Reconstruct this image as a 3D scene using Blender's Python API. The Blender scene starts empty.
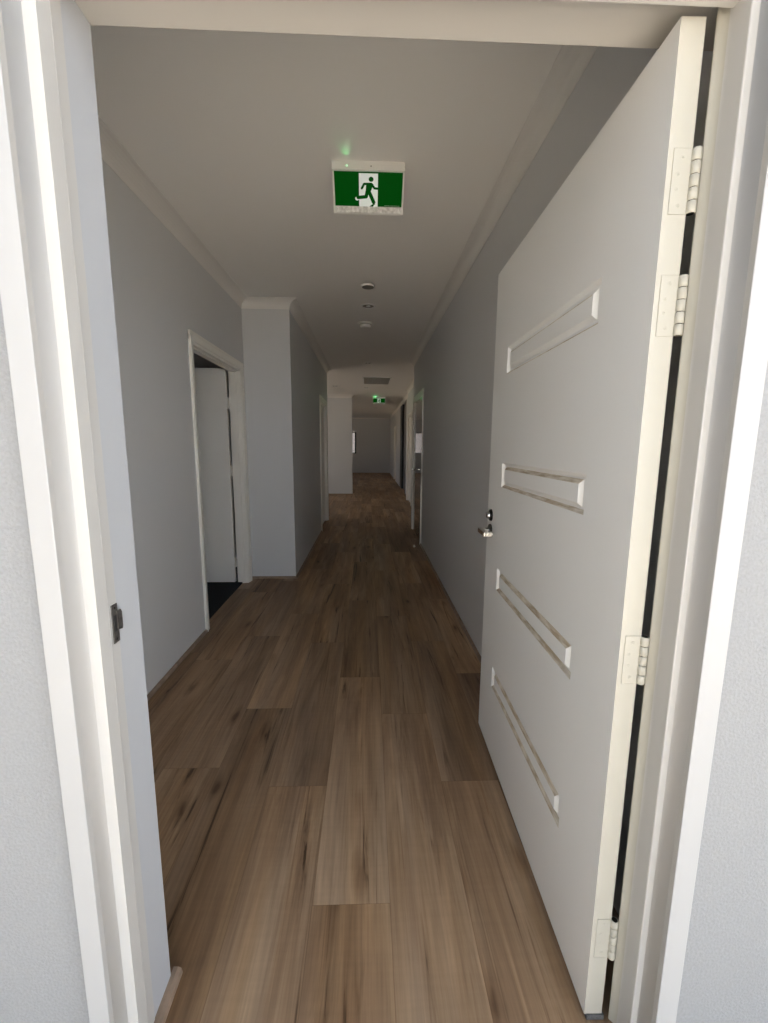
import bpy, bmesh, math, random
from mathutils import Vector, Matrix
random.seed(7)
SC = bpy.context.scene
COL = SC.collection

# ------------------------------------------------------------------ camera, sky, sun, exposure
F_PX, PITCH, YAW, ROLL, EYE = 426.476, 8.8133, 2.0931, 0.4134, 1.3474
cam = bpy.data.cameras.new('camera')
cam.sensor_fit = 'VERTICAL'
cam.sensor_height = 36.0
cam.lens = 36.0 * F_PX / 1023.0
cam.clip_start = 0.02
cam_o = bpy.data.objects.new('camera', cam)
COL.objects.link(cam_o)
cam_o.matrix_world = (Matrix.Translation((0, 0, EYE)) @ Matrix.Rotation(math.radians(-YAW), 4, 'Z')
                      @ Matrix.Rotation(math.radians(90 - PITCH), 4, 'X') @ Matrix.Rotation(math.radians(ROLL), 4, 'Z'))
SC.camera = cam_o

vs = SC.view_settings
vs.view_transform = 'Standard'
vs.look = 'None'
vs.gamma = 1.0
vs.use_curve_mapping = False
vs.exposure = 0.33
cy = SC.cycles
cy.use_denoising = True
cy.max_bounces = 14
cy.diffuse_bounces = 10
cy.glossy_bounces = 5
cy.sample_clamp_indirect = 6.0
cy.caustics_reflective = False
cy.caustics_refractive = False

SKY_STRENGTH, SUN_STRENGTH = 0.75, 21.0
w = bpy.data.worlds.new('sky')
SC.world = w
w.use_nodes = True
nt = w.node_tree
bg = nt.nodes['Background']
tc = nt.nodes.new('ShaderNodeTexCoord')
sep = nt.nodes.new('ShaderNodeSeparateXYZ')
nt.links.new(tc.outputs['Generated'], sep.inputs[0])
rmp = nt.nodes.new('ShaderNodeValToRGB')
rmp.color_ramp.elements[0].position = 0.0
rmp.color_ramp.elements[0].color = (0.95, 0.98, 1.0, 1)
rmp.color_ramp.elements[1].position = 0.75
rmp.color_ramp.elements[1].color = (0.64, 0.80, 1.0, 1)
nt.links.new(sep.outputs['Z'], rmp.inputs[0])
nt.links.new(rmp.outputs[0], bg.inputs[0])
bg.inputs[1].default_value = SKY_STRENGTH

sun = bpy.data.lights.new('sun', 'SUN')
sun.energy = SUN_STRENGTH
sun.angle = math.radians(0.6)
sun.color = (1.0, 0.99, 0.975)
sun_o = bpy.data.objects.new('sun', sun)
COL.objects.link(sun_o)
# the sun stands behind the building and to its left: the entrance front is in open shade
sun_dir = Vector((0.42, -0.45, -0.95)).normalized()
sun_o.rotation_euler = sun_dir.to_track_quat('-Z', 'Y').to_euler()
sun_o.location = (8, 10, 12)


# ------------------------------------------------------------------ materials
def mat(name, color, rough=0.5, metal=0.0, bump=0.0, scale=60.0, var=0.0, spec=None, coat=0.0, detail=3.0):
    m = bpy.data.materials.new(name)
    m.use_nodes = True
    t = m.node_tree
    b = t.nodes['Principled BSDF']
    b.inputs['Base Color'].default_value = (*color, 1)
    b.inputs['Roughness'].default_value = rough
    b.inputs['Metallic'].default_value = metal
    if spec is not None:
        b.inputs['Specular IOR Level'].default_value = spec
    if coat:
        b.inputs['Coat Weight'].default_value = coat
        b.inputs['Coat Roughness'].default_value = 0.05
    if bump or var:
        co = t.nodes.new('ShaderNodeTexCoord')
        n = t.nodes.new('ShaderNodeTexNoise')
        n.inputs['Scale'].default_value = scale
        n.inputs['Detail'].default_value = detail
        t.links.new(co.outputs['Object'], n.inputs['Vector'])
        if bump:
            bp = t.nodes.new('ShaderNodeBump')
            bp.inputs['Strength'].default_value = bump
            bp.inputs['Distance'].default_value = 0.004
            t.links.new(n.outputs['Fac'], bp.inputs['Height'])
            t.links.new(bp.outputs[0], b.inputs['Normal'])
        if var:
            r = t.nodes.new('ShaderNodeValToRGB')
            r.color_ramp.elements[0].color = tuple(c * (1 - var) for c in color) + (1,)
            r.color_ramp.elements[1].color = tuple(min(1, c * (1 + var)) for c in color) + (1,)
            r.color_ramp.elements[0].position = 0.3
            r.color_ramp.elements[1].position = 0.7
            t.links.new(n.outputs['Fac'], r.inputs[0])
            t.links.new(r.outputs[0], b.inputs['Base Color'])
    return m


def glow(name, color, strength, base=None):
    m = mat(name, base or color, 0.35)
    b = m.node_tree.nodes['Principled BSDF']
    b.inputs['Emission Color'].default_value = (*color, 1)
    b.inputs['Emission Strength'].default_value = strength
    return m


M_WALL = mat('wall_paint', (0.65, 0.655, 0.66), 0.6, bump=0.04, scale=220)
M_CEIL = mat('ceiling_paint', (0.90, 0.885, 0.86), 0.8, bump=0.02, scale=200)
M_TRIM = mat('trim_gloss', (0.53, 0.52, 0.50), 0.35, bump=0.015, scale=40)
M_INTRIM = mat('interior_trim', (0.86, 0.84, 0.78), 0.35, bump=0.015, scale=40)
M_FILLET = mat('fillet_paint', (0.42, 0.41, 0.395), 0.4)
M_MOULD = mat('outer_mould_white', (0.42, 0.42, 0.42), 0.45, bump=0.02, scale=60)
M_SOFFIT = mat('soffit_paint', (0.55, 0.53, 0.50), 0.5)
M_CORN = mat('cornice_paint', (0.80, 0.785, 0.76), 0.7)
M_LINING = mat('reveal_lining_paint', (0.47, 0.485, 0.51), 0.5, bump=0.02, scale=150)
M_RENDER = mat('render_coat', (0.295, 0.30, 0.305), 0.9, bump=0.55, scale=170, var=0.06, detail=5)
M_DOOR = mat('door_paint', (0.87, 0.87, 0.85), 0.42, bump=0.015, scale=30)
M_CREAM = mat('cream_paint', (0.47, 0.45, 0.385), 0.4, bump=0.01, scale=30)
M_INDOOR = mat('side_door_paint', (0.84, 0.82, 0.77), 0.4)
M_GREYGLOSS = mat('grey_gloss_paint', (0.16, 0.16, 0.155), 0.07, coat=0.6)
M_CHROME = mat('chrome', (0.82, 0.80, 0.77), 0.14, 1.0)
M_DARKMETAL = mat('dark_metal', (0.05, 0.045, 0.04), 0.3, 0.9)
M_AGED = mat('aged_steel', (0.16, 0.15, 0.14), 0.45, 0.8, var=0.35, scale=90)
M_PANEL = mat('grey_panel', (0.30, 0.30, 0.30), 0.4)
M_BLACK = mat('black_frame', (0.02, 0.02, 0.02), 0.4)
M_GAP = mat('seam_dark', (0.035, 0.033, 0.03), 0.8)
M_PLASTIC = mat('white_plastic', (0.82, 0.82, 0.80), 0.4)
M_DIM = mat('fitting_grey', (0.20, 0.18, 0.16), 0.5)
M_GRILLE = mat('grille_grey', (0.42, 0.41, 0.38), 0.5)
M_CARPET = mat('dark_carpet', (0.008, 0.012, 0.016), 0.95, bump=0.4, scale=400, var=0.25)
M_PAVE = mat('pale_paving', (0.66, 0.565, 0.445), 0.85, bump=0.2, scale=30, var=0.08)
M_GRASS = mat('dry_yard', (0.23, 0.18, 0.12), 0.95, bump=0.4, scale=60, var=0.2)
M_BRUSH = mat('brush_seal', (0.11, 0.11, 0.11), 0.8, bump=0.6, scale=500, var=0.5)
M_BOUNCE = mat('bounce_wall', (0.73, 0.80, 0.91), 0.9, var=0.05, scale=6)  # bluish, so the light it throws back cools the left jamb
M_REARF = mat('pale_fence', (0.72, 0.66, 0.65), 0.8, var=0.15, scale=8)
M_FENCE = mat('added_fence', (0.52, 0.47, 0.42), 0.8, var=0.15, scale=8)
M_SIGNGREEN = glow('sign_green', (0.0, 0.055, 0.002), 0.62, (0.0, 0.012, 0.002))
M_SIGNGREEN.node_tree.nodes['Principled BSDF'].inputs['Specular IOR Level'].default_value = 0.05
M_SIGNWHITE = glow('sign_white', (0.92, 1.0, 0.93), 0.26, (0.6, 0.6, 0.6))
M_LED = glow('green_led', (0.35, 1.0, 0.45), 3.0)
M_LEDSPILL = glow('far_led', (0.1, 1.0, 0.25), 6.0)
M_FROST = mat('frosted_diffuser', (0.78, 0.78, 0.78), 0.3, var=0.25, scale=70)
M_FINE = glow('sign_print', (0.5, 0.7, 0.5), 0.12, (0.4, 0.5, 0.4))


def timber_floor(name, trim=False):
    """Oak-look planks. Mesh attributes: UV = metres inside the plank, colour 'plank' = (tone, seed x, seed y)."""
    m = bpy.data.materials.new(name)
    m.use_nodes = True
    t = m.node_tree
    N, L = t.nodes.new, t.links.new
    b = t.nodes['Principled BSDF']
    uv = N('ShaderNodeUVMap'); uv.uv_map = 'UVMap'
    at = N('ShaderNodeAttribute'); at.attribute_name = 'plank'
    sp = N('ShaderNodeSeparateColor'); L(at.outputs['Color'], sp.inputs[0])
    su = N('ShaderNodeSeparateXYZ'); L(uv.outputs[0], su.inputs[0])

    def math_(op, a, b_=None, clamp=False):
        n = N('ShaderNodeMath'); n.operation = op; n.use_clamp = clamp
        for i, v in enumerate((a, b_)):
            if v is None: continue
            if isinstance(v, (int, float)): n.inputs[i].default_value = v
            else: L(v, n.inputs[i])
        return n.outputs[0]

    def grainvec(sx, sy):
        x = math_('ADD', math_('MULTIPLY', su.outputs['X'], sx), math_('MULTIPLY', sp.outputs[1], 97.0))
        y = math_('ADD', math_('MULTIPLY', su.outputs['Y'], sy), math_('MULTIPLY', sp.outputs[2], 53.0))
        c = N('ShaderNodeCombineXYZ'); L(x, c.inputs[0]); L(y, c.inputs[1]); L(math_('MULTIPLY', sp.outputs[1], 31.0), c.inputs[2])
        return c.outputs[0]

    def noise(vec, scale, detail=4.0, rough=0.55, dist=0.0):
        n = N('ShaderNodeTexNoise'); L(vec, n.inputs['Vector'])
        n.inputs['Scale'].default_value = scale; n.inputs['Detail'].default_value = detail
        n.inputs['Roughness'].default_value = rough; n.inputs['Distortion'].default_value = dist
        return n.outputs['Fac']

    def ramp(fac, *stops):
        r = N('ShaderNodeValToRGB'); e = r.color_ramp.elements
        e[0].position, e[0].color = stops[0][0], (*stops[0][1], 1)
        e[1].position, e[1].color = stops[-1][0], (*stops[-1][1], 1)
        for p, c in stops[1:-1]:
            k = e.new(p); k.color = (*c, 1)
        L(fac, r.inputs[0]); return r.outputs[0]

    def mix(kind, fac, a, c):
        n = N('ShaderNodeMix'); n.data_type = 'RGBA'; n.blend_type = kind
        if isinstance(fac, (int, float)): n.inputs[0].default_value = fac
        else: L(fac, n.inputs[0])
        for i, v in ((6, a), (7, c)):
            if isinstance(v, tuple): n.inputs[i].default_value = (*v, 1)
            else: L(v, n.inputs[i])
        return n.outputs[2]

    base = ramp(noise(grainvec(9, 1.0), 1.0, 5, 0.6, 0.6),
                (0.22, (0.150, 0.092, 0.058)), (0.45, (0.245, 0.163, 0.105)), (0.62, (0.325, 0.228, 0.150)), (0.85, (0.40, 0.295, 0.205)))
    fine = ramp(noise(grainvec(120, 3.0), 1.0, 4, 0.65), (0.25, (0.80, 0.79, 0.78)), (0.75, (1.14, 1.13, 1.11)))
    c = mix('MULTIPLY', 1.0, base, fine)
    # long dark cracks and streaks along the grain
    s1 = noise(grainvec(20, 0.85), 1.0, 5, 0.62, 1.3)
    crack = ramp(s1, (0.325, (0.14, 0.10, 0.075)), (0.375, (0.72, 0.68, 0.64)), (0.46, (1, 1, 1)))
    c = mix('MULTIPLY', 0.85, c, crack)
    # knots
    vo = N('ShaderNodeTexVoronoi'); vo.inputs['Scale'].default_value = 1.0
    wob = N('ShaderNodeTexNoise'); wob.inputs['Scale'].default_value = 2.2; wob.inputs['Detail'].default_value = 3
    L(grainvec(9.0, 3.0), wob.inputs['Vector'])
    off = N('ShaderNodeVectorMath'); off.operation = 'MULTIPLY_ADD'
    L(wob.outputs['Color'], off.inputs[0]); off.inputs[1].default_value = (0.22, 0.22, 0.0); L(grainvec(6.0, 2.0), off.inputs[2])
    L(off.outputs[0], vo.inputs['Vector'])
    knot = ramp(vo.outputs['Distance'], (0.05, (0.24, 0.17, 0.12)), (0.10, (0.7, 0.64, 0.58)), (0.20, (1, 1, 1)))
    c = mix('MULTIPLY', 0.8, c, knot)
    # saw marks across the board
    saw = ramp(noise(grainvec(6, 70), 1.0, 2, 0.5), (0.3, (0.90, 0.90, 0.90)), (0.7, (1.06, 1.06, 1.06)))
    c = mix('MULTIPLY', 0.35, c, saw)
    band = ramp(noise(grainvec(15, 0.7), 1.0, 4, 0.6, 0.4), (0.28, (0.70, 0.68, 0.66)), (0.5, (1, 1, 1)), (0.72, (1.22, 1.20, 1.16)))
    c = mix('MULTIPLY', 0.7, c, band)
    hue = ramp(noise(grainvec(7, 0.5), 1.0, 2, 0.5), (0.35, (1.07, 0.99, 0.84)), (0.65, (0.95, 0.96, 1.0)))
    c = mix('MULTIPLY', 0.9, c, hue)
    # plank tone
    tone = ramp(sp.outputs[0], (0.0, (0.74, 0.69, 0.65)), (0.5, (1.29, 1.25, 1.18)), (1.0, (1.66, 1.62, 1.53)))
    c = mix('MULTIPLY', 1.0, c, tone)
    if not trim:
        ex = math_('MINIMUM', su.outputs['X'], math_('SUBTRACT', 0.231, su.outputs['X']))
        ey = math_('MINIMUM', su.outputs['Y'], math_('SUBTRACT', 1.256, su.outputs['Y']))
        ed = math_('MINIMUM', ex, ey)
        line = ramp(math_('MULTIPLY', ed, 100.0, True), (0.08, (0.74, 0.71, 0.68)), (0.16, (1, 1, 1)))
        c = mix('MULTIPLY', 0.85, c, line)
    L(c, b.inputs['Base Color'])
    b.inputs['Roughness'].default_value = 0.5
    b.inputs['Specular IOR Level'].default_value = 0.35
    bp = N('ShaderNodeBump'); bp.inputs['Strength'].default_value = 0.12; bp.inputs['Distance'].default_value = 0.002
    L(noise(grainvec(120, 3.0), 1.0, 4, 0.65), bp.inputs['Height']); L(bp.outputs[0], b.inputs['Normal'])
    return m


M_FLOOR = timber_floor('oak_planks')
M_SCOTIA = mat('timber_scotia', (0.30, 0.215, 0.155), 0.5, var=0.2, scale=25)
M_THRESH = mat('timber_threshold', (0.24, 0.17, 0.12), 0.5, var=0.2, scale=25)


def chipped(name):
    """Door paint worn through to raw timber in broken streaks."""
    m = bpy.data.materials.new(name); m.use_nodes = True
    t = m.node_tree; b = t.nodes['Principled BSDF']
    co = t.nodes.new('ShaderNodeTexCoord')
    mp = t.nodes.new('ShaderNodeMapping'); mp.inputs['Scale'].default_value = (20, 5, 40)
    n = t.nodes.new('ShaderNodeTexNoise'); n.inputs['Scale'].default_value = 3.0; n.inputs['Detail'].default_value = 6
    r = t.nodes.new('ShaderNodeValToRGB')
    e = r.color_ramp.elements
    e[0].position, e[0].color = 0.38, (0.48, 0.39, 0.27, 1)
    e[1].position, e[1].color = 0.64, (0.76, 0.70, 0.59, 1)
    t.links.new(co.outputs['Object'], mp.inputs[0]); t.links.new(mp.outputs[0], n.inputs['Vector'])
    t.links.new(n.outputs['Fac'], r.inputs[0]); t.links.new(r.outputs[0], b.inputs['Base Color'])
    b.inputs['Roughness'].default_value = 0.7
    return m


M_CHIP = chipped('worn_groove')


# ------------------------------------------------------------------ mesh helpers
class MB:
    def __init__(s):
        s.bm = bmesh.new()

    def box(s, x0, x1, y0, y1, z0, z1, bev=0.0, seg=2, mi=0):
        v = [s.bm.verts.new((x, y, z)) for x in (x0, x1) for y in (y0, y1) for z in (z0, z1)]
        fs = [s.bm.faces.new([v[i] for i in q]) for q in
              ((0, 1, 3, 2), (4, 6, 7, 5), (0, 4, 5, 1), (2, 3, 7, 6), (0, 2, 6, 4), (1, 5, 7, 3))]
        for f in fs: f.material_index = mi
        if bev:
            es = list({e for f in fs for e in f.edges})
            bmesh.ops.bevel(s.bm, geom=es, offset=bev, segments=seg, affect='EDGES', profile=0.5)
        return s

    def poly(s, pts, mi=0):
        f = s.bm.faces.new([s.bm.verts.new(p) for p in pts]); f.material_index = mi
        return s

    def prism(s, pts, vec, mi=0):
        """closed polygon pts extruded along vec"""
        vec = Vector(vec)
        a = [s.bm.verts.new(p) for p in pts]
        b = [s.bm.verts.new(Vector(p) + vec) for p in pts]
        n = len(pts)
        fs = [s.bm.faces.new(a[::-1]), s.bm.faces.new(b)]
        for i in range(n):
            fs.append(s.bm.faces.new((a[i], a[(i + 1) % n], b[(i + 1) % n], b[i])))
        for f in fs: f.material_index = mi
        return s

    def lathe(s, prof, origin, axis=(0, 0, 1), n=32, mi=0, smooth=True):
        """prof = (radius, height) along axis; closes at radius 0"""
        ax = Vector(axis).normalized()
        q = ax.to_track_quat('Z', 'Y')
        o = Vector(origin)
        rings = []
        for r, h in prof:
            if r < 1e-6:
                rings.append([s.bm.verts.new(o + q @ Vector((0, 0, h)))])
            else:
                rings.append([s.bm.verts.new(o + q @ Vector((r * math.cos(2 * math.pi * k / n), r * math.sin(2 * math.pi * k / n), h))) for k in range(n)])
        for A, B in zip(rings, rings[1:]):
            for k in range(n):
                a0, a1 = A[k % len(A)], A[(k + 1) % len(A)]
                b0, b1 = B[k % len(B)], B[(k + 1) % len(B)]
                vs_ = []
                for v in (a0, a1, b1, b0):
                    if v not in vs_: vs_.append(v)
                if len(vs_) > 2:
                    f = s.bm.faces.new(vs_); f.material_index = mi; f.smooth = smooth
        return s

    def tube(s, a, b, r, n=20, mi=0, cap=True):
        a, b = Vector(a), Vector(b)
        h = (b - a).length
        p = [(0, 0), (r, 0), (r, h), (0, h)] if cap else [(r, 0), (r, h)]
        bv = len(s.bm.faces)
        s.lathe(p, a, b - a, n, mi, False)
        return s

    def sweep(s, path, prof, cap=True, smooth=False):
        """profile (offset to the right of travel, z) swept along a horizontal polyline with mitred corners"""
        pts = [Vector(p).to_2d() if len(p) > 2 else Vector(p) for p in path]
        n = len(pts)
        rings = []
        for i in range(n):
            ds = []
            if i > 0: ds.append((pts[i] - pts[i - 1]).normalized())
            if i < n - 1: ds.append((pts[i + 1] - pts[i]).normalized())
            ns = [Vector((d.y, -d.x)) for d in ds]
            m = sum(ns, Vector((0, 0))).normalized()
            k = 1.0 / max(0.2, m.dot(ns[0]))
            rings.append([s.bm.verts.new((pts[i].x + m.x * k * o, pts[i].y + m.y * k * o, z)) for o, z in prof])
        c = len(prof)
        for A, B in zip(rings, rings[1:]):
            for j in range(c):
                f = s.bm.faces.new((A[j], A[(j + 1) % c], B[(j + 1) % c], B[j])); f.smooth = smooth
        if cap:
            s.bm.faces.new(rings[0][::-1]); s.bm.faces.new(rings[-1])
        return s

    def obj(s, name, mats, parent=None):
        bmesh.ops.recalc_face_normals(s.bm, faces=s.bm.faces)
        me = bpy.data.meshes.new(name)
        s.bm.to_mesh(me); s.bm.free()
        for m in (mats if isinstance(mats, (list, tuple)) else [mats]):
            me.materials.append(m)
        o = bpy.data.objects.new(name, me)
        COL.objects.link(o)
        if parent is not None:
            o.parent = parent
            o.matrix_parent_inverse = parent.matrix_world.inverted()
        return o


def tag(o, label, cat, kind=None, group=None):
    o['label'] = label; o['category'] = cat
    if kind: o['kind'] = kind
    if group: o['group'] = group
    return o


def struct(o, label, cat):
    return tag(o, label, cat, 'structure')


def empty(name, loc=(0, 0, 0)):
    o = bpy.data.objects.new(name, None)
    o.empty_display_size = 0.1
    o.location = loc
    COL.objects.link(o)
    bpy.context.view_layer.update()
    return o


def copy_tree(o, delta, parent=None):
    c = o.copy(); COL.objects.link(c)
    if parent is None:
        c.location = Vector(o.location) + Vector(delta)
    else:
        c.parent = parent
        c.matrix_parent_inverse = o.matrix_parent_inverse.copy()
    for ch in list(o.children):
        copy_tree(ch, delta, c)
    return c


# ------------------------------------------------------------------ key measures (metres)
XL, XL2, XR, XRF, XRN = -1.181, -0.742, 0.719, 1.03, 0.955
ZC, ZD = 2.668, 2.591            # ceiling, foot of cornice
Y_IN = 0.905                     # inner face of the front wall
Y_JOG, Y_L2, Y_R1 = 4.2375, 7.88, 7.083
Y_X0, Y_X1, X_X = 11.78, 11.90, -0.448    # cross wall beyond the lobby
Y_FAR = 20.87
X_W = -3.7                       # outer left side of the building

# ------------------------------------------------------------------ floor
PW, PL, PX = 0.231, 1.256, 0.066
JOINT = {0: 1.98, 1: 1.535, -1: 1.075, -2: 1.526, -3: 2.04, -4: 2.89, -5: 2.558, 2: 2.36, -6: 1.4}
TONE = {(0, 1): 0.30, (1, 1): 0.30, (-2, 1): 0.20, (-3, 0): 0.22, (-1, 0): 0.72, (0, 0): 0.62, (1, 0): 0.62,
        (-2, 0): 0.60, (-1, 1): 0.62, (-3, 1): 0.45, (2, 0): 0.12, (-4, 0): 0.30, (-5, 0): 0.35, (-4, 1): 0.4}


def build_floor():
    bm = bmesh.new()
    uvl = bm.loops.layers.uv.new('UVMap')
    cl = bm.loops.layers.float_color.new('plank')
    rnd = random.Random(11)
    r0, r1 = math.floor((X_W - PX) / PW), math.floor((XRF + 0.1 - PX) / PW)
    ymin, ymax = 0.755, Y_FAR + 0.1
    for r in range(r0, r1 + 1):
        rnd = random.Random(500 + r)
        j = JOINT.get(r, rnd.uniform(0, PL))
        k = math.floor((ymin - j) / PL)
        x0 = PX + r * PW
        while j + k * PL < ymax:
            y0, y1 = j + k * PL, j + (k + 1) * PL
            a, b = max(y0, ymin), min(y1, ymax)
            tone = TONE.get((r, k + 1), None)
            tone = rnd.uniform(0.12, 0.75) if tone is None else tone
            sx, sy = rnd.random(), rnd.random()
            f = bm.faces.new([bm.verts.new(p) for p in ((x0, a, 0), (x0 + PW, a, 0), (x0 + PW, b, 0), (x0, b, 0))])
            for lp, (u, v) in zip(f.loops, ((0, a - y0), (PW, a - y0), (PW, b - y0), (0, b - y0))):
                lp[uvl].uv = (u, v)
                lp[cl] = (tone, sx, sy, 1)
            k += 1
    me = bpy.data.meshes.new('floor')
    bm.to_mesh(me); bm.free()
    me.materials.append(M_FLOOR)
    o = bpy.data.objects.new('floor', me)
    COL.objects.link(o)
    return struct(o, 'brown oak-look plank floor running down the whole hallway', 'floor')


build_floor()
o = MB().box(X_W, XL - 0.055, Y_IN, 4.95, 0.0, 0.008).obj('floor_side_room', M_CARPET)
struct(o, 'dark navy carpet inside the first doorway on the left', 'floor')
o = MB().box(-30, 30, -40, 0.73, -0.16, -0.10).obj('ground', M_PAVE)
struct(o, 'pale paving outside the entrance', 'ground')
o = MB().box(-60, -6.5, -40, 60, -0.3, -0.12).box(-6.5, 60, 22.5, 60, -0.3, -0.12).obj('ground_yard', M_GRASS)
struct(o, 'open ground around the building', 'ground')

# ------------------------------------------------------------------ ceiling and roof
o = MB().box(X_W, XRF + 0.1, 0.82, Y_FAR + 0.2, ZC, ZC + 0.12).obj('ceiling', M_CEIL)
struct(o, 'smooth off-white plaster ceiling of the hallway', 'ceiling')


# ------------------------------------------------------------------ walls
def wall_y(name, xa, xb, y0, y1, label, openings=(), m=M_WALL, zt=ZC):
    """wall running along Y between xa and xb with door openings (ya, yb, z0, z1)"""
    b = MB(); y = y0
    for a, c, z0, z1 in sorted(openings):
        b.box(xa, xb, y, a, 0, zt)
        if z0 > 0: b.box(xa, xb, a, c, 0, z0)
        if z1 < zt: b.box(xa, xb, a, c, z1, zt)
        y = c
    b.box(xa, xb, y, y1, 0, zt)
    return struct(b.obj(name, m), label, 'wall')


def wall_x(name, ya, yb, x0, x1, label, openings=(), m=M_WALL, zt=ZC):
    b = MB(); x = x0
    for a, c, z0, z1 in sorted(openings):
        b.box(x, a, ya, yb, 0, zt)
        if z0 > 0: b.box(a, c, ya, yb, 0, z0)
        if z1 < zt: b.box(a, c, ya, yb, z1, zt)
        x = c
    b.box(x, x1, ya, yb, 0, zt)
    return struct(b.obj(name, m), label, 'wall')


TH = 0.10
D1 = (3.03, 4.106)      # first doorway on the left
D2 = (6.672, 7.627)     # second doorway on the left
D3 = (5.766, 6.806)     # glossy door on the right
D4 = (9.50, 10.54)      # door beyond, on the right
Y_NIB = 10.66
N5 = (11.95, 14.20)     # tall dark sliding-door recess
D6 = (16.3, 17.3)
DT = 2.025
wall_y('wall_left', XL - TH, XL, Y_IN, Y_JOG + TH, 'light grey wall along the left side nearest the entrance', [(D1[0], D1[1], 0, DT)])
wall_x('wall_jog', Y_JOG, Y_JOG + TH, XL, XL2 - 0.0, 'narrow pale grey wall facing the entrance beyond the first left doorway')
wall_y('wall_passage', XL2 - TH, XL2, Y_JOG + TH, Y_L2, 'grey left wall of the narrower passage', [(D2[0], D2[1], 0, DT)])
wall_x('wall_lobby', Y_L2 - TH, Y_L2, X_W, XL2 - TH, 'wall turning left into the side lobby')
wall_y('wall_right', XR, XR + TH, 0.82, Y_R1, 'long grey wall on the right behind the open door', [(D3[0], D3[1], 0, DT)])
wall_x('wall_return', Y_R1 - TH, Y_R1, XR + TH, XRN + TH, 'short return wall at the end of the right wall')
wall_y('wall_right_mid', XRN, XRN + 0.16, Y_R1, Y_NIB, 'middle part of the right wall just beyond the glossy door', [(D4[0], D4[1], 0, DT)])
wall_y('wall_right_far', XRF, XRF + TH, Y_NIB, Y_FAR + TH, 'far part of the right wall with the tall dark sliding door',
       [(N5[0], N5[1], 0, 2.60), (D6[0], D6[1], 0, DT)])
wall_x('wall_cross', Y_X0, Y_X1, X_W, X_X, 'pale wall facing the entrance beyond the side lobby')
wall_x('wall_far', Y_FAR, Y_FAR + TH, X_W, XRF + TH, 'grey end wall of the last room', [(-1.75, -0.60, 0.95, 1.97)])
wall_x('wall_rooms', 4.95, 5.05, X_W, XL2 - TH, 'wall between the two dark rooms on the left')
wall_y('wall_side', X_W - TH, X_W, 0.73, Y_FAR + TH, 'outer left wall of the building',
       [(8.0, 11.4, 0.02, 2.15), (13.2, 17.0, 0.4, 2.1)])

# front wall with the entrance opening
b = MB()
b.box(X_W - TH, -0.515, 0.73, Y_IN, -0.1, 3.0)
b.box(-0.515, 0.66, 0.73, Y_IN, 2.14, 3.0)
b.box(0.66, 6.0, 0.73, 0.82, -0.1, 3.0)
b.box(-0.515, 0.66, 0.72, 0.79, -0.1, -0.012)
struct(b.obj('wall_front', M_RENDER), 'pale textured render wall around the entrance outside', 'wall')
o = MB().box(-5.1, 3.0, 0.50, 23.2, 3.0, 3.12).obj('roof', M_CEIL)  # unseen; eaves reach out to keep direct sun out of the windows
struct(o, 'flat roof slab above the hallway', 'roof')

# ------------------------------------------------------------------ cornices and floor scotia
def cove(run, drop, n=7):
    pr = [(0.0, ZC), (0.0, ZC - drop), (0.002, ZC - drop)]
    for k in range(n + 1):
        a = k / n * math.pi / 2
        # concave quarter between the wall foot and the ceiling lip
        pr.append((0.003 + (run - 0.007) * (1 - math.cos(a)), ZC - drop + 0.002 + (drop - 0.006) * math.sin(a)))
    pr += [(run, ZC - 0.003), (run, ZC)]
    return pr


CV = cove(0.077, 0.077)
CHAIN_L = [(XL, Y_IN), (XL, Y_JOG), (XL2, Y_JOG), (XL2, Y_L2), (X_W, Y_L2)]
CHAIN_R = [(XRF, Y_FAR), (XRF, Y_NIB), (XRN, Y_NIB), (XRN, Y_R1), (XR, Y_R1), (XR, 0.83)]
CHAIN_X = [(X_W, Y_X0), (X_X, Y_X0), (X_X, Y_X1), (X_W, Y_X1)]
CHAIN_F = [(X_W, Y_FAR), (XRF, Y_FAR)]
for i, (ch, lb) in enumerate(((CHAIN_L, 'cove cornice along the left walls and around the jog'),
                              (CHAIN_R, 'cove cornice along the right wall'),
                              (CHAIN_X, 'cove cornice on the cross wall beyond the lobby'),
                              (CHAIN_F, 'cove cornice on the end wall'))):
    struct(MB().sweep(ch, CV, smooth=False).obj('trim_%d' % (i + 1), M_CORN), lb, 'cornice')

SCO = [(0, 0), (0, 0.020), (0.004, 0.020), (0.009, 0.0185), (0.0135, 0.0145), (0.016, 0.009), (0.016, 0)]
runs = [([(XL, Y_IN), (XL, D1[0] - 0.06)], 'left wall before the first doorway'),
        ([(XL, Y_JOG), (XL2, Y_JOG), (XL2, D2[0] - 0.06)], 'jog wall and passage'),
        ([(XR, D3[0] - 0.06), (XR, 0.83)], 'right wall behind the open door'),
        ([(X_W, Y_X0), (X_X, Y_X0), (X_X, Y_X1), (X_W, Y_X1)], 'cross wall'),
        ([(X_W, Y_FAR), (XRF, Y_FAR), (XRF, D6[1] + 0.06)], 'end wall'),
        ([(XRN, D4[0] - 0.06), (XRN, Y_R1), (XR, Y_R1), (XR, D3[1] + 0.06)], 'return on the right'),
        ([(XRF, N5[0]), (XRF, Y_NIB)], 'far right wall')]
for i, (p, lb) in enumerate(runs):
    struct(MB().sweep(p, SCO).obj('trim_%d' % (i + 5), M_SCOTIA), 'thin brown timber scotia at the floor, ' + lb, 'scotia')
o = MB().sweep([(-0.4985, 0.79), (-0.4985, 0.922)], [(0, 0), (0, 0.021), (0.011, 0.020), (0.019, 0.016), (0.0215, 0.006), (0.0215, 0.0)]).obj('trim_12', M_SCOTIA)
struct(o, 'short timber scotia at the foot of the left entrance jamb', 'scotia')
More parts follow.
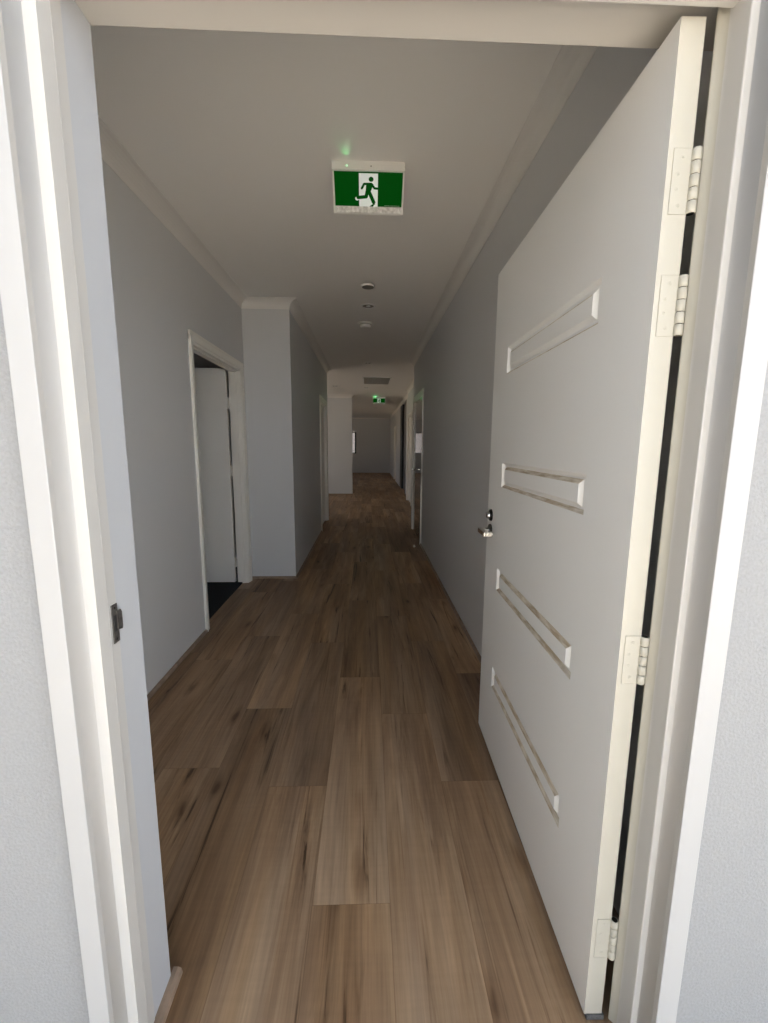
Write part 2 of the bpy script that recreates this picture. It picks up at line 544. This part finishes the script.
o = MB().box(-0.515, 0.66, 0.722, 0.756, -0.012, 0.006, 0.003).obj('trim_13', M_THRESH)
struct(o, 'timber threshold strip across the entrance', 'threshold')

# ------------------------------------------------------------------ entrance frame
fr = empty('trim_20', (0, 0.742, 0))
struct(fr, 'white painted entrance door frame with outer mould and strike plate', 'door frame')
XA, XB_ = -0.484, -0.496        # left stop and rebate faces
XAR, XBR = 0.584, 0.593         # the same on the hinge side
ZS, ZR, ZL = 2.045, 2.0845, 2.085


def sq_jamb(pts, z0, z1, bev=0.0022, cream=False):
    b_ = MB().prism([(x, y, z0) for x, y in pts], (0, 0, z1 - z0))
    es = [e for e in b_.bm.edges if abs(e.verts[0].co.z - e.verts[1].co.z) > 0.5]
    bmesh.ops.bevel(b_.bm, geom=es, offset=bev, segments=2, affect='EDGES', profile=0.5)
    if cream:      # the strip nearest the hinges is coloured cream
        for f in b_.bm.faces:
            if f.calc_center_median().y > 0.786: f.material_index = 1
    return b_


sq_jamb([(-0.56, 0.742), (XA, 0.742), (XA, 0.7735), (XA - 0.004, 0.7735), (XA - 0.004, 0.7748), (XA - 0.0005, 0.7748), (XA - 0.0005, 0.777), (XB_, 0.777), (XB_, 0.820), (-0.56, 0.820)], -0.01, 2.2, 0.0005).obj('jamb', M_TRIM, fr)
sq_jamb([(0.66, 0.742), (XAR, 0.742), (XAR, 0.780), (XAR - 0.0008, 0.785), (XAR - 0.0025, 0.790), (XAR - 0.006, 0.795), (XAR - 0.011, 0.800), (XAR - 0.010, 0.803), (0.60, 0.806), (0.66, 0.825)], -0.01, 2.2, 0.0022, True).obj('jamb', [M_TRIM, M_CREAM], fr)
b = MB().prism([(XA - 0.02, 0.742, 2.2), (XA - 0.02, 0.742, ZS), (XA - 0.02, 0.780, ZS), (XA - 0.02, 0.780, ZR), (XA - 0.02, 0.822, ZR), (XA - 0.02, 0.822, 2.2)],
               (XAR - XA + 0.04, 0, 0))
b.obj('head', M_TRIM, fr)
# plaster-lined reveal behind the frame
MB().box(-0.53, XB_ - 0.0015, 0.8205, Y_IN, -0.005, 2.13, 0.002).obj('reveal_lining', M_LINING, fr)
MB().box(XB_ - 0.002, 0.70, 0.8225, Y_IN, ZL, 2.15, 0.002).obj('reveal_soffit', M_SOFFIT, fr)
# outer mould: a square strip standing proud of the render, with a small cove filling the corner to the frame


def mould(x_in, x_out, sgn, nm):
    b_ = MB().box(min(x_in, x_out), max(x_in, x_out), 0.700, 0.745, -0.1, 2.26, 0.002)
    b_.obj(nm, M_MOULD, fr)
    pr = [(x_in, 0.7425)]
    for k in range(13):
        a = k / 12 * math.pi / 2
        pr.append((x_in - sgn * 0.009 * (1 - math.cos(a)), 0.7005 + 0.042 * math.sin(a)))
    b_ = MB().prism([(x, y, -0.1) for x, y in pr], (0, 0, 2.3))
    for f in b_.bm.faces: f.smooth = len(f.verts) == 4 and f.calc_area() < 0.012
    b_.obj('cove_fillet', M_FILLET, fr)


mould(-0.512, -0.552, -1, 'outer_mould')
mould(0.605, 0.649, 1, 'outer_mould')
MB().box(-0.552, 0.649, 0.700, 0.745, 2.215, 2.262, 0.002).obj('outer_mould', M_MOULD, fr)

# strike plate on the left rebate
b = MB()
b.box(XB_ - 0.001, XB_ + 0.0018, 0.8005, 0.8195, 0.960, 1.038, 0.0006, 1)
b.prism([(XB_ + 0.0015, 0.815, 0.985), (XB_ + 0.0015, 0.828, 0.981), (XB_ + 0.0015, 0.830, 0.986), (XB_ + 0.0015, 0.830, 1.016), (XB_ + 0.0015, 0.827, 1.022), (XB_ + 0.0015, 0.815, 1.022)], (0.0022, 0, 0))
sp = b.obj('strike_plate', M_AGED, fr)
sp['label'] = 'dark metal strike plate'
MB().box(XB_ + 0.0015, XB_ + 0.0024, 0.8045, 0.8125, 0.984, 1.016).obj('latch_hole', M_BLACK, sp)
for z in (0.967, 1.030):
    MB().lathe([(0, 0.0012), (0.0022, 0.001), (0.003, 0)], (XB_ + 0.0018, 0.810, z), (1, 0, 0), 12).obj('screw', M_DARKMETAL, sp)

# ------------------------------------------------------------------ the open entrance door
HX, HY = 0.514, 0.802
ANG = math.radians(88.7907)
EU = Vector((math.cos(ANG), math.sin(ANG), 0))       # along the leaf
EN = Vector((math.sin(ANG), -math.cos(ANG), 0))      # through the leaf, towards the right wall
DW, DTH, Z0, Z1 = 1.078, 0.042, 0.014, 2.050


def P(u, t, z):
    return Vector((HX, HY, 0)) + EU * u + EN * t + Vector((0, 0, z))


def build_leaf():
    bm = bmesh.new()
    cache = {}

    def V(u, t, z):
        k = (round(u, 5), round(t, 5), round(z, 5))
        if k not in cache: cache[k] = bm.verts.new(P(u, t, z))
        return cache[k]

    def q(mi, *p):
        f = bm.faces.new([V(*a) for a in p]); f.material_index = mi
    ua, ub = 0.197, 0.890
    pan = [(0.320, 0.410), (0.755, 0.848), (1.185, 1.282), (1.625, 1.722)]
    zs = [Z0]
    for a, c in pan: zs += [a, c]
    zs.append(Z1)
    for z, zz in zip(zs, zs[1:]):
        q(0, (0, 0, z), (ua, 0, z), (ua, 0, zz), (0, 0, zz))
        q(0, (ub, 0, z), (DW, 0, z), (DW, 0, zz), (ub, 0, zz))
        if (z, zz) not in pan:
            q(0, (ua, 0, z), (ub, 0, z), (ub, 0, zz), (ua, 0, zz))
        else:
            rings = []
            for off, du, d in ((0, 0, 0), (0.009, 0.004, 0.011), (0.014, 0.030, 0.011), (0.025, 0.036, 0.0)):
                rings.append([(ua + du, d, z + off), (ub - du, d, z + off), (ub - du, d, zz - off), (ua + du, d, zz - off)])
            for lv, (A, B) in enumerate(zip(rings, rings[1:])):
                for k in range(4):
                    up = (lv == 0 and k == 0) or (lv == 2 and k == 2)     # the slopes that look upwards are worn bare
                    q(1 if up and z < 1.5 else 0, A[k], A[(k + 1) % 4], B[(k + 1) % 4], B[k])
            q(0, *rings[-1])
    # other faces
    q(0, (0, DTH, Z0), (DW, DTH, Z0), (DW, DTH, Z1), (0, DTH, Z1))
    for z, zz in zip(zs, zs[1:]):
        q(2, (0, 0, z), (0, 0, zz), (0, DTH, zz), (0, DTH, z)) if False else None
    f = bm.faces.new([V(0, 0, z) for z in zs] + [V(0, DTH, Z1), V(0, DTH, Z0)]); f.material_index = 2
    f = bm.faces.new([V(DW, 0, z) for z in zs] + [V(DW, DTH, Z1), V(DW, DTH, Z0)]); f.material_index = 0
    f = bm.faces.new([V(0, 0, Z1), V(ua, 0, Z1), V(ub, 0, Z1), V(DW, 0, Z1), V(DW, DTH, Z1), V(0, DTH, Z1)]); f.material_index = 2
    f = bm.faces.new([V(0, 0, Z0), V(ua, 0, Z0), V(ub, 0, Z0), V(DW, 0, Z0), V(DW, DTH, Z0), V(0, DTH, Z0)]); f.material_index = 2
    m = MB(); m.bm.free(); m.bm = bm
    return m.obj('door_1', [M_DOOR, M_CHIP, M_CREAM])


door = build_leaf()
struct(door, 'open white entrance door with four long horizontal grooved panels', 'door')


def dbox(u0, u1, t0, t1, z0, z1, bev=0.0, b_=None):
    b_ = b_ or MB()
    n0 = set(b_.bm.verts)
    b_.box(u0, u1, t0, t1, z0, z1, bev)
    for v in b_.bm.verts:
        if v not in n0: v.co = P(*v.co)
    return b_


b = dbox(0.2, 0.89, -0.0004, 0.0004, 1.6232, 1.6252)
dbox(0.236, 0.854, -0.0004, 0.0004, 1.6955, 1.6970, b_=b)
b.obj('worn_edge', M_CHIP, door)
# brush seal under the leaf
dbox(-0.003, DW - 0.004, 0.005, 0.046, 0.001, Z0 + 0.001).obj('brush_seal', M_BRUSH, door)
# hinges: plate let into the edge, five knuckles on the right-hand arris
for zc in (1.8035, 1.600, 0.915, 0.230):
    hp = dbox(-0.0010, 0.0004, 0.010, DTH, zc - 0.052, zc + 0.052).obj('hinge', M_CREAM, door)
    hp['label'] = 'cream painted butt hinge'
    fine = MB()
    for (u0, u1, t0, t1, z0, z1) in ((-0.0013, 0, 0.0095, 0.0102, zc - 0.052, zc + 0.052), (-0.0013, 0, 0.010, DTH, zc + 0.0517, zc + 0.0523), (-0.0013, 0, 0.010, DTH, zc - 0.0523, zc - 0.0517)):
        dbox(u0, u1, t0, t1, z0, z1, b_=fine)
    fine.obj('paint_crack', mat('paint_crack', (0.435, 0.415, 0.355), 0.8) if 'paint_crack' not in bpy.data.materials else bpy.data.materials['paint_crack'], hp)
    kh = 0.104 / 5
    for k in range(5):
        a = zc - 0.052 + k * kh
        r0 = 0.0080
        MB().lathe([(0, 0.0006), (r0 - 0.001, 0.0006), (r0, 0.0016), (r0, kh - 0.0016), (r0 - 0.001, kh - 0.0006), (0, kh - 0.0006)], P(-0.0015, DTH + 0.0065, a), (0, 0, 1), 20).obj('knuckle', M_CREAM, hp)
    MB().tube(P(-0.0015, DTH + 0.0065, zc - 0.0515), P(-0.0015, DTH + 0.0065, zc + 0.0515), 0.0060).obj('pin', M_DARKMETAL, hp)
    for k, z in enumerate((zc + 0.038, zc + 0.012, zc - 0.012, zc - 0.038)):
        MB().lathe([(0, 0.0002), (0.0012, 0.0002), (0.0013, 0.0006), (0.0030, 0.0005), (0.0034, 0)], P(-0.0010, 0.020 + 0.006 * (k in (0, 3)), z), -EU, 12).obj('screw', M_CREAM, hp)

# deadbolt turn and lever handle near the free edge, on the outer face
UH = 1.018
b = MB().lathe([(0.0, 0.010), (0.018, 0.010), (0.024, 0.008), (0.026, 0.0)], P(UH, 0, 1.050), -EN, 32)
db = b.obj('deadbolt', M_DARKMETAL, door)
db['label'] = 'round deadbolt with a chrome cylinder'
MB().lathe([(0.0, 0.020), (0.013, 0.020), (0.0145, 0.018), (0.015, 0.009)], P(UH, 0, 1.050), -EN, 28).obj('cylinder', M_CHROME, db)
dbox(UH - 0.001, UH + 0.001, -0.0205, -0.0195, 1.044, 1.056).obj('keyway', M_BLACK, db)
b = MB().lathe([(0.0, 0.009), (0.022, 0.009), (0.026, 0.007), (0.027, 0.0)], P(UH, 0, 0.984), -EN, 32)
hd = b.obj('lever_handle', M_DARKMETAL, door)
hd['label'] = 'chrome lever handle on a round rose'
MB().tube(P(UH, -0.008, 0.984), P(UH, -0.044, 0.984), 0.010, 20).obj('neck', M_CHROME, hd)
b = dbox(UH - 0.098, UH + 0.014, -0.054, -0.036, 0.973, 0.994, 0.003)
dbox(UH - 0.098, UH - 0.084, -0.040, -0.016, 0.973, 0.994, 0.003, b)
b.obj('lever', M_CHROME, hd)

# ------------------------------------------------------------------ side doors and their frames
def architrave_set(n, X, sgn, ya, yb, label, wth=TH, aw=0.06, at=0.018, zt=DT):
    """door lining + architraves for an opening in a wall at plane X (sgn: +1 the hall is at larger X)"""
    f = empty('trim_%d' % n, (X, (ya + yb) / 2, 0))
    struct(f, label, 'door frame')
    xo0, xo1 = sorted((X, X + sgn * at))
    pr = [(0, 0), (0, at), (0.012, at), (0.02, at * 0.8), (aw - 0.006, at * 0.55), (aw, 0.003), (aw, 0)]   # outer edge thick, inner thin
    # vertical legs: prism in plan
    for s_, y in ((1, ya - aw), (-1, yb + aw)):
        MB().prism([(X + sgn * t, y + s_ * d, 0) for d, t in pr], (0, 0, zt + aw * 0.5)).obj('architrave', M_INTRIM, f)
    b_ = MB().prism([(X + sgn * t, ya - aw, zt + aw - d) for d, t in pr], (0, yb - ya + 2 * aw, 0))
    b_.obj('architrave', M_INTRIM, f)
    xb0, xb1 = sorted((X + sgn * 0.002, X - sgn * (wth + 0.002)))
    MB().box(xb0, xb1, ya - 0.004, ya + 0.016, 0, zt).box(xb0, xb1, yb - 0.016, yb + 0.004, 0, zt).box(xb0, xb1, ya, yb, zt - 0.016, zt + 0.004).obj('lining', M_INTRIM, f)
    xs0, xs1 = sorted((X - sgn * (wth * 0.62), X - sgn * (wth * 0.32)))
    MB().box(xs0, xs1, ya + 0.016, ya + 0.026, 0, zt - 0.016).box(xs0, xs1, yb - 0.026, yb - 0.016, 0, zt - 0.016).box(xs0, xs1, ya + 0.016, yb - 0.016, zt - 0.026, zt - 0.016).obj('stop', M_INTRIM, f)
    return f


architrave_set(21, XL, 1, *D1, 'cream frame around the first doorway on the left')
architrave_set(22, XL2, 1, *D2, 'cream frame around the second doorway on the left')
architrave_set(23, XR, -1, *D3, 'cream frame around the glossy grey door on the right')
architrave_set(24, XRN, -1, *D4, 'pale frame of the next door on the far right wall')
architrave_set(25, XRF, -1, *D6, 'pale frame of the last door on the right')

# leaf of the first left doorway, standing open into the dark room
LX1, LY0, LY1 = -1.300, 4.064, 4.100
d2 = MB().box(LX1 - 1.03, LX1, LY0, LY1, 0.016, 2.028, 0.0015).obj('door_2', M_INDOOR)
struct(d2, 'plain cream flush door standing open in the first left doorway', 'door')
for z in (1.72, 1.10, 0.22):
    h = MB().box(LX1 - 0.0005, LX1 + 0.0225, LY0 + 0.002, LY0 + 0.004, z - 0.05, z + 0.05).obj('hinge', M_INTRIM, d2)
    MB().tube((LX1 + 0.009, LY0 - 0.003, z - 0.05), (LX1 + 0.009, LY0 - 0.003, z + 0.05), 0.006, 14).obj('knuckle', M_INTRIM, h)
# closed glossy door on the right
d3 = MB().box(XR + 0.004, XR + 0.040, D3[0] + 0.018, D3[1] - 0.018, 0.008, DT - 0.018, 0.001).obj('door_3', M_GREYGLOSS)
struct(d3, 'glossy grey closed door on the right with a lever handle', 'door')
hy = 6.70
h = MB().lathe([(0, 0.008), (0.024, 0.008), (0.026, 0.0)], (XR + 0.004, hy, 0.985), (-1, 0, 0), 28).obj('lever_handle', M_CHROME, d3)
MB().tube((XR + 0.0, hy, 0.985), (XR - 0.045, hy, 0.985), 0.009, 16).obj('neck', M_CHROME, h)
MB().box(XR - 0.052, XR - 0.034, hy - 0.115, hy + 0.012, 0.976, 0.994, 0.004).obj('lever', M_CHROME, h)
# closed doors further off
d4 = MB().box(XRN + 0.03, XRN + 0.066, D4[0] + 0.018, D4[1] - 0.018, 0.008, DT - 0.018, 0.001).obj('door_4', M_INDOOR)
struct(d4, 'pale closed door on the far right wall beyond the glossy door', 'door')
d6 = MB().box(XRF + 0.03, XRF + 0.066, D6[0] + 0.018, D6[1] - 0.018, 0.008, DT - 0.018, 0.001).obj('door_5', M_INDOOR)
struct(d6, 'pale closed door last on the right wall before the end wall', 'door')
d7 = MB().box(XL2 - 0.075, XL2 - 0.04, D2[0] + 0.018, D2[1] - 0.018, 0.008, DT - 0.018, 0.001).obj('door_6', M_INDOOR)
struct(d7, 'cream door in the second left doorway', 'door')
# tall dark recess with sliding panels
b = MB().box(XRF + 0.07, XRF + 0.09, N5[0], N5[1], 0.0, 2.60)
sl = b.obj('door_7', M_PANEL)
struct(sl, 'tall dark sliding door panel reaching the cornice on the far right', 'door')
MB().box(XRF + 0.005, XRF + 0.065, N5[0], N5[0] + 0.28, 0.0, 2.60).box(XRF + 0.005, XRF + 0.065, N5[1] - 0.75, N5[1], 0.0, 2.60).obj('black_stile', M_BLACK, sl)

# ------------------------------------------------------------------ far window
wn = MB()
for q_ in ((-1.75, -0.60, 1.93, 1.97), (-1.75, -0.60, 0.95, 0.99), (-0.67, -0.60, 0.95, 1.97), (-1.75, -1.71, 0.95, 1.97), (-1.195, -1.155, 0.95, 1.97)):
    wn.box(q_[0], q_[1], Y_FAR - 0.01, Y_FAR + 0.06, q_[2], q_[3], 0.003)
wn = wn.obj('window_1', M_BLACK)
struct(wn, 'small dark framed window in the end wall', 'window')

# ------------------------------------------------------------------ ceiling fittings
def build_sign(loc):
    """wedge exit sign: housing on the ceiling, legend raked back at 45 degrees, frosted strip below. local y = towards the hall's end"""
    root = empty('exit_sign', loc)
    lx, ly, lz = loc

    def G(x, y, z): return (lx + x, ly + y, lz + z)
    W = 0.1725
    MB().prism([G(-W, 0, 0), G(-W, 0, -0.038), G(-W, 0.012, -0.040), G(-W, 0.108, -0.142), G(-W, 0.108, -0.172), G(-W, 0.116, -0.174), G(-W, 0.205, -0.05), G(-W, 0.205, 0)], (2 * W, 0, 0)).obj('housing', M_PLASTIC, root)
    a = Vector((0, 0.010, -0.0385)); c = Vector((0, 0.107, -0.1415))
    dv = (c - a); Lf = dv.length; dv.normalize()
    nrm = Vector((0, dv.z, -dv.y)).normalized()
    if nrm.y > 0: nrm = -nrm
    HW = 0.1645

    def S(sx, sy, lift):        # sign drawing units: 0..450 across, 0..225 down
        u = (sx - 225) / 450 * 2 * HW
        v = (sy) / 225 * Lf
        p = a + dv * v + nrm * lift
        return Vector((lx + u, ly + p.y, lz + p.z))
    b_ = MB().prism([S(0, 1, 0), S(450, 1, 0), S(450, 224, 0), S(0, 224, 0)], nrm * 0.002)
    pn = b_.obj('legend_panel', M_SIGNGREEN, root)
    pn['label'] = 'green lit legend panel'
    b_ = MB().poly([S(162, 10, 0.0026), S(287, 10, 0.0026), S(287, 223, 0.0026), S(162, 223, 0.0026)])
    capsule(b_, [(205, 166), (156, 168), (148, 172)], 12.5, S, 0.0026)
    dr = b_.obj('lit_doorway', M_SIGNWHITE, pn)
    b_ = MB()
    b_.poly([S(242 + 16 * math.cos(k * math.pi / 10), 46 + 16 * math.sin(k * math.pi / 10), 0.0032) for k in range(20)])
    b_.poly([S(*p, 0.0032) for p in ((210, 68), (246, 67), (258, 78), (238, 128), (206, 124))])
    for ln, wd in (([(222, 76), (196, 76), (181, 104)], 7.5), ([(246, 76), (264, 102), (290, 104)], 7.5),
                   ([(225, 118), (243, 156), (260, 194)], 12), ([(218, 116), (209, 158), (155, 164)], 11.5)):
        capsule(b_, ln, wd, S, 0.0032)
    b_.poly([S(*p, 0.0032) for p in ((230, 223), (252, 206), (272, 205), (262, 212), (256, 223))])
    b_.obj('running_figure', M_SIGNGREEN, pn)
    b_ = MB()
    x = 334
    while x < 428:
        wd = random.choice((4, 6, 9)); b_.poly([S(x, 214, 0.0026), S(x + wd, 214, 0.0026), S(x + wd, 217, 0.0026), S(x, 217, 0.0026)]); x += wd + 2.5
    b_.obj('fine_print', M_FINE, pn)
    MB().box(lx - HW, lx + HW, ly + 0.1015, ly + 0.108, lz - 0.171, lz - 0.143, 0.001).obj('diffuser_strip', M_FROST, root)
    MB().lathe([(0, 0.003), (0.0025, 0.0022), (0.0035, 0)], G(-0.103, 0, -0.021), (0, -1, 0), 12).obj('indicator_light', M_LED, root)
    MB().lathe([(0, 0.002), (0.0025, 0.0015), (0.003, 0)], G(0.012, 0, -0.021), (0, -1, 0), 12).obj('test_button', M_DIM, root)
    return root


def capsule(b_, pts, wd, S, lift):
    for (x0, y0), (x1, y1) in zip(pts, pts[1:]):
        d = Vector((x1 - x0, y1 - y0)).normalized(); n = Vector((-d.y, d.x)) * wd
        b_.poly([S(x0 + n.x, y0 + n.y, lift), S(x1 + n.x, y1 + n.y, lift), S(x1 - n.x, y1 - n.y, lift), S(x0 - n.x, y0 - n.y, lift)])
    for x0, y0 in pts:
        b_.poly([S(x0 + wd * math.cos(k * math.pi / 8), y0 + wd * math.sin(k * math.pi / 8), lift) for k in range(16)])


s1 = build_sign((-0.003, 2.236, ZC))
tag(s1, 'green running figure exit sign on the ceiling near the entrance', 'exit sign', None, 'exit signs on the ceiling')
s2 = copy_tree(s1, (0.288, 9.9, 0))
tag(s2, 'small distant green exit sign on the ceiling beyond the vent', 'exit sign', None, 'exit signs on the ceiling')


def led_spill(name, loc, target, e, size=60):
    l = bpy.data.lights.new(name, 'SPOT'); l.energy = e; l.color = (0.15, 1.0, 0.3); l.spot_size = math.radians(size); l.spot_blend = 1.0; l.shadow_soft_size = 0.003
    o_ = bpy.data.objects.new(name, l); o_.location = loc
    o_.rotation_euler = (Vector(target) - Vector(loc)).to_track_quat('-Z', 'Y').to_euler()
    COL.objects.link(o_)


led_spill('indicator_beam', (-0.106, 2.228, ZC - 0.021), (-0.110, 2.09, ZC), 0.12)
led_spill('indicator_beam', (0.182, 12.128, ZC - 0.021), (0.18, 11.95, ZC), 2.0, 75)


def fitting(name, x, y, r, label, cat):
    """recessed downlight, switched off"""
    o_ = MB().lathe([(r, 0), (r, -0.004), (r * 0.93, -0.007), (r * 0.80, -0.006), (r * 0.74, -0.001), (r * 0.70, 0)], (x, y, ZC), (0, 0, 1), 36).obj(name, M_PLASTIC)
    MB().lathe([(r * 0.74, -0.001), (r * 0.6, -0.0005), (0, -0.0005)], (x, y, ZC), (0, 0, 1), 36).obj('reflector', M_DIM, o_)
    MB().lathe([(r * 0.30, -0.0005), (r * 0.30, -0.004), (0, -0.006)], (x, y, ZC), (0, 0, 1), 24).obj('lens', M_FROST, o_)
    return tag(o_, label, cat, None, 'recessed downlights along the hallway ceiling')


x0, y0, r = -0.008, 3.825, 0.058
o = MB().lathe([(r, 0), (r, -0.006), (r * 0.9, -0.012), (r * 0.85, -0.012)], (x0, y0, ZC), (0, 0, 1), 36).obj('ceiling_sensor', M_PLASTIC)
MB().lathe([(r * 0.86, -0.012), (r * 0.5, -0.016), (0, -0.018)], (x0, y0, ZC), (0, 0, 1), 36).obj('cover', M_DIM, o)
tag(o, 'small round flat ceiling fitting nearest the exit sign', 'sensor')
fitting('downlight', -0.007, 4.35, 0.072, 'recessed round downlight between the flat fitting and the smoke alarm', 'light')
fitting('downlight', -0.014, 7.22, 0.060, 'small recessed downlight in the dark ceiling at the end of the passage', 'light')
fitting('downlight', -0.765, 10.01, 0.075, 'recessed downlight over the lobby, left of the vent', 'light')
fitting('downlight', -0.06, 10.2, 0.06, 'recessed downlight just beyond the ceiling vent', 'light')
fitting('downlight', 0.24, 15.6, 0.10, 'distant recessed downlight beyond the far exit sign', 'light')
sd = MB().lathe([(0.080, 0), (0.080, -0.010), (0.078, -0.012), (0.062, -0.013)], (-0.037, 4.93, ZC), (0, 0, 1), 36).obj('smoke_alarm', M_PLASTIC)
MB().lathe([(0.064, -0.012), (0.062, -0.036), (0.056, -0.044), (0.030, -0.048), (0, -0.048)], (-0.037, 4.93, ZC), (0, 0, 1), 36).obj('dome', M_PLASTIC, sd)
MB().lathe([(0.0645, -0.018), (0.066, -0.020), (0.0645, -0.022)], (-0.037, 4.93, ZC), (0, 0, 1), 36).obj('vent_ring', M_DIM, sd)
tag(sd, 'round white smoke alarm on the hallway ceiling', 'smoke alarm')

vt = empty('ceiling_vent', (0.15, 9.12, ZC))
tag(vt, 'rectangular return air vent in the ceiling before the far exit sign', 'vent')
b = MB()
vx0, vx1, vy0, vy1 = -0.13, 0.45, 8.64, 9.61
for q_ in ((vx0, vx0 + 0.03, vy0, vy1), (vx1 - 0.03, vx1, vy0, vy1), (vx0, vx1, vy0, vy0 + 0.03), (vx0, vx1, vy1 - 0.03, vy1)):
    b.box(q_[0], q_[1], q_[2], q_[3], ZC - 0.012, ZC, 0.002)
b.obj('frame', M_PLASTIC, vt)
b = MB()
for k in range(30):
    y = vy0 + 0.035 + k * (vy1 - vy0 - 0.07) / 30
    b.box(vx0 + 0.03, vx1 - 0.03, y, y + 0.016, ZC - 0.009, ZC - 0.003)
b.obj('grille', M_GRILLE, vt)
MB().box(vx0 + 0.02, vx1 - 0.02, vy0 + 0.02, vy1 - 0.02, ZC - 0.002, ZC - 0.0005).obj('backing', M_DIM, vt)

ds = MB().lathe([(0.016, 0.0), (0.016, 0.004), (0.012, 0.006), (0.012, 0.022), (0.010, 0.026), (0, 0.028)], (0.615, 5.58, 0), (0, 0, 1), 20).obj('door_stop', M_CHROME)
MB().lathe([(0.0125, 0.012), (0.014, 0.014), (0.014, 0.018), (0.0125, 0.020)], (0.615, 5.58, 0), (0, 0, 1), 20).obj('rubber_ring', M_BLACK, ds)
tag(ds, 'tiny metal door stop on the floor by the glossy grey door', 'door stop')

# ------------------------------------------------------------------ outside, behind the camera
o = MB().box(-3.2, -3.1, -9, 0.6, -0.1, 1.7).obj('side_light_fence', M_FENCE)  # added out of view to limit light from the left
tag(o, 'added unseen fence on the left that limits side light', 'fence', 'structure')
b = MB().box(-3.0, 4.0, -8.6, -8.0, -0.1, 3.4).box(3.5, 4.0, -8.0, -1.2, -0.1, 3.7)  # unseen walls added to throw sunlight through the entrance and onto the left jamb
o = b.obj('added_bounce_walls', M_BOUNCE)
tag(o, 'added unseen house walls that bounce sunlight into the entrance', 'house', 'structure')
o = MB().box(-6, 6, 23.6, 23.8, -0.12, 3.2).obj('rear_fence', M_REARF)
tag(o, 'fence behind the building', 'fence', 'structure')
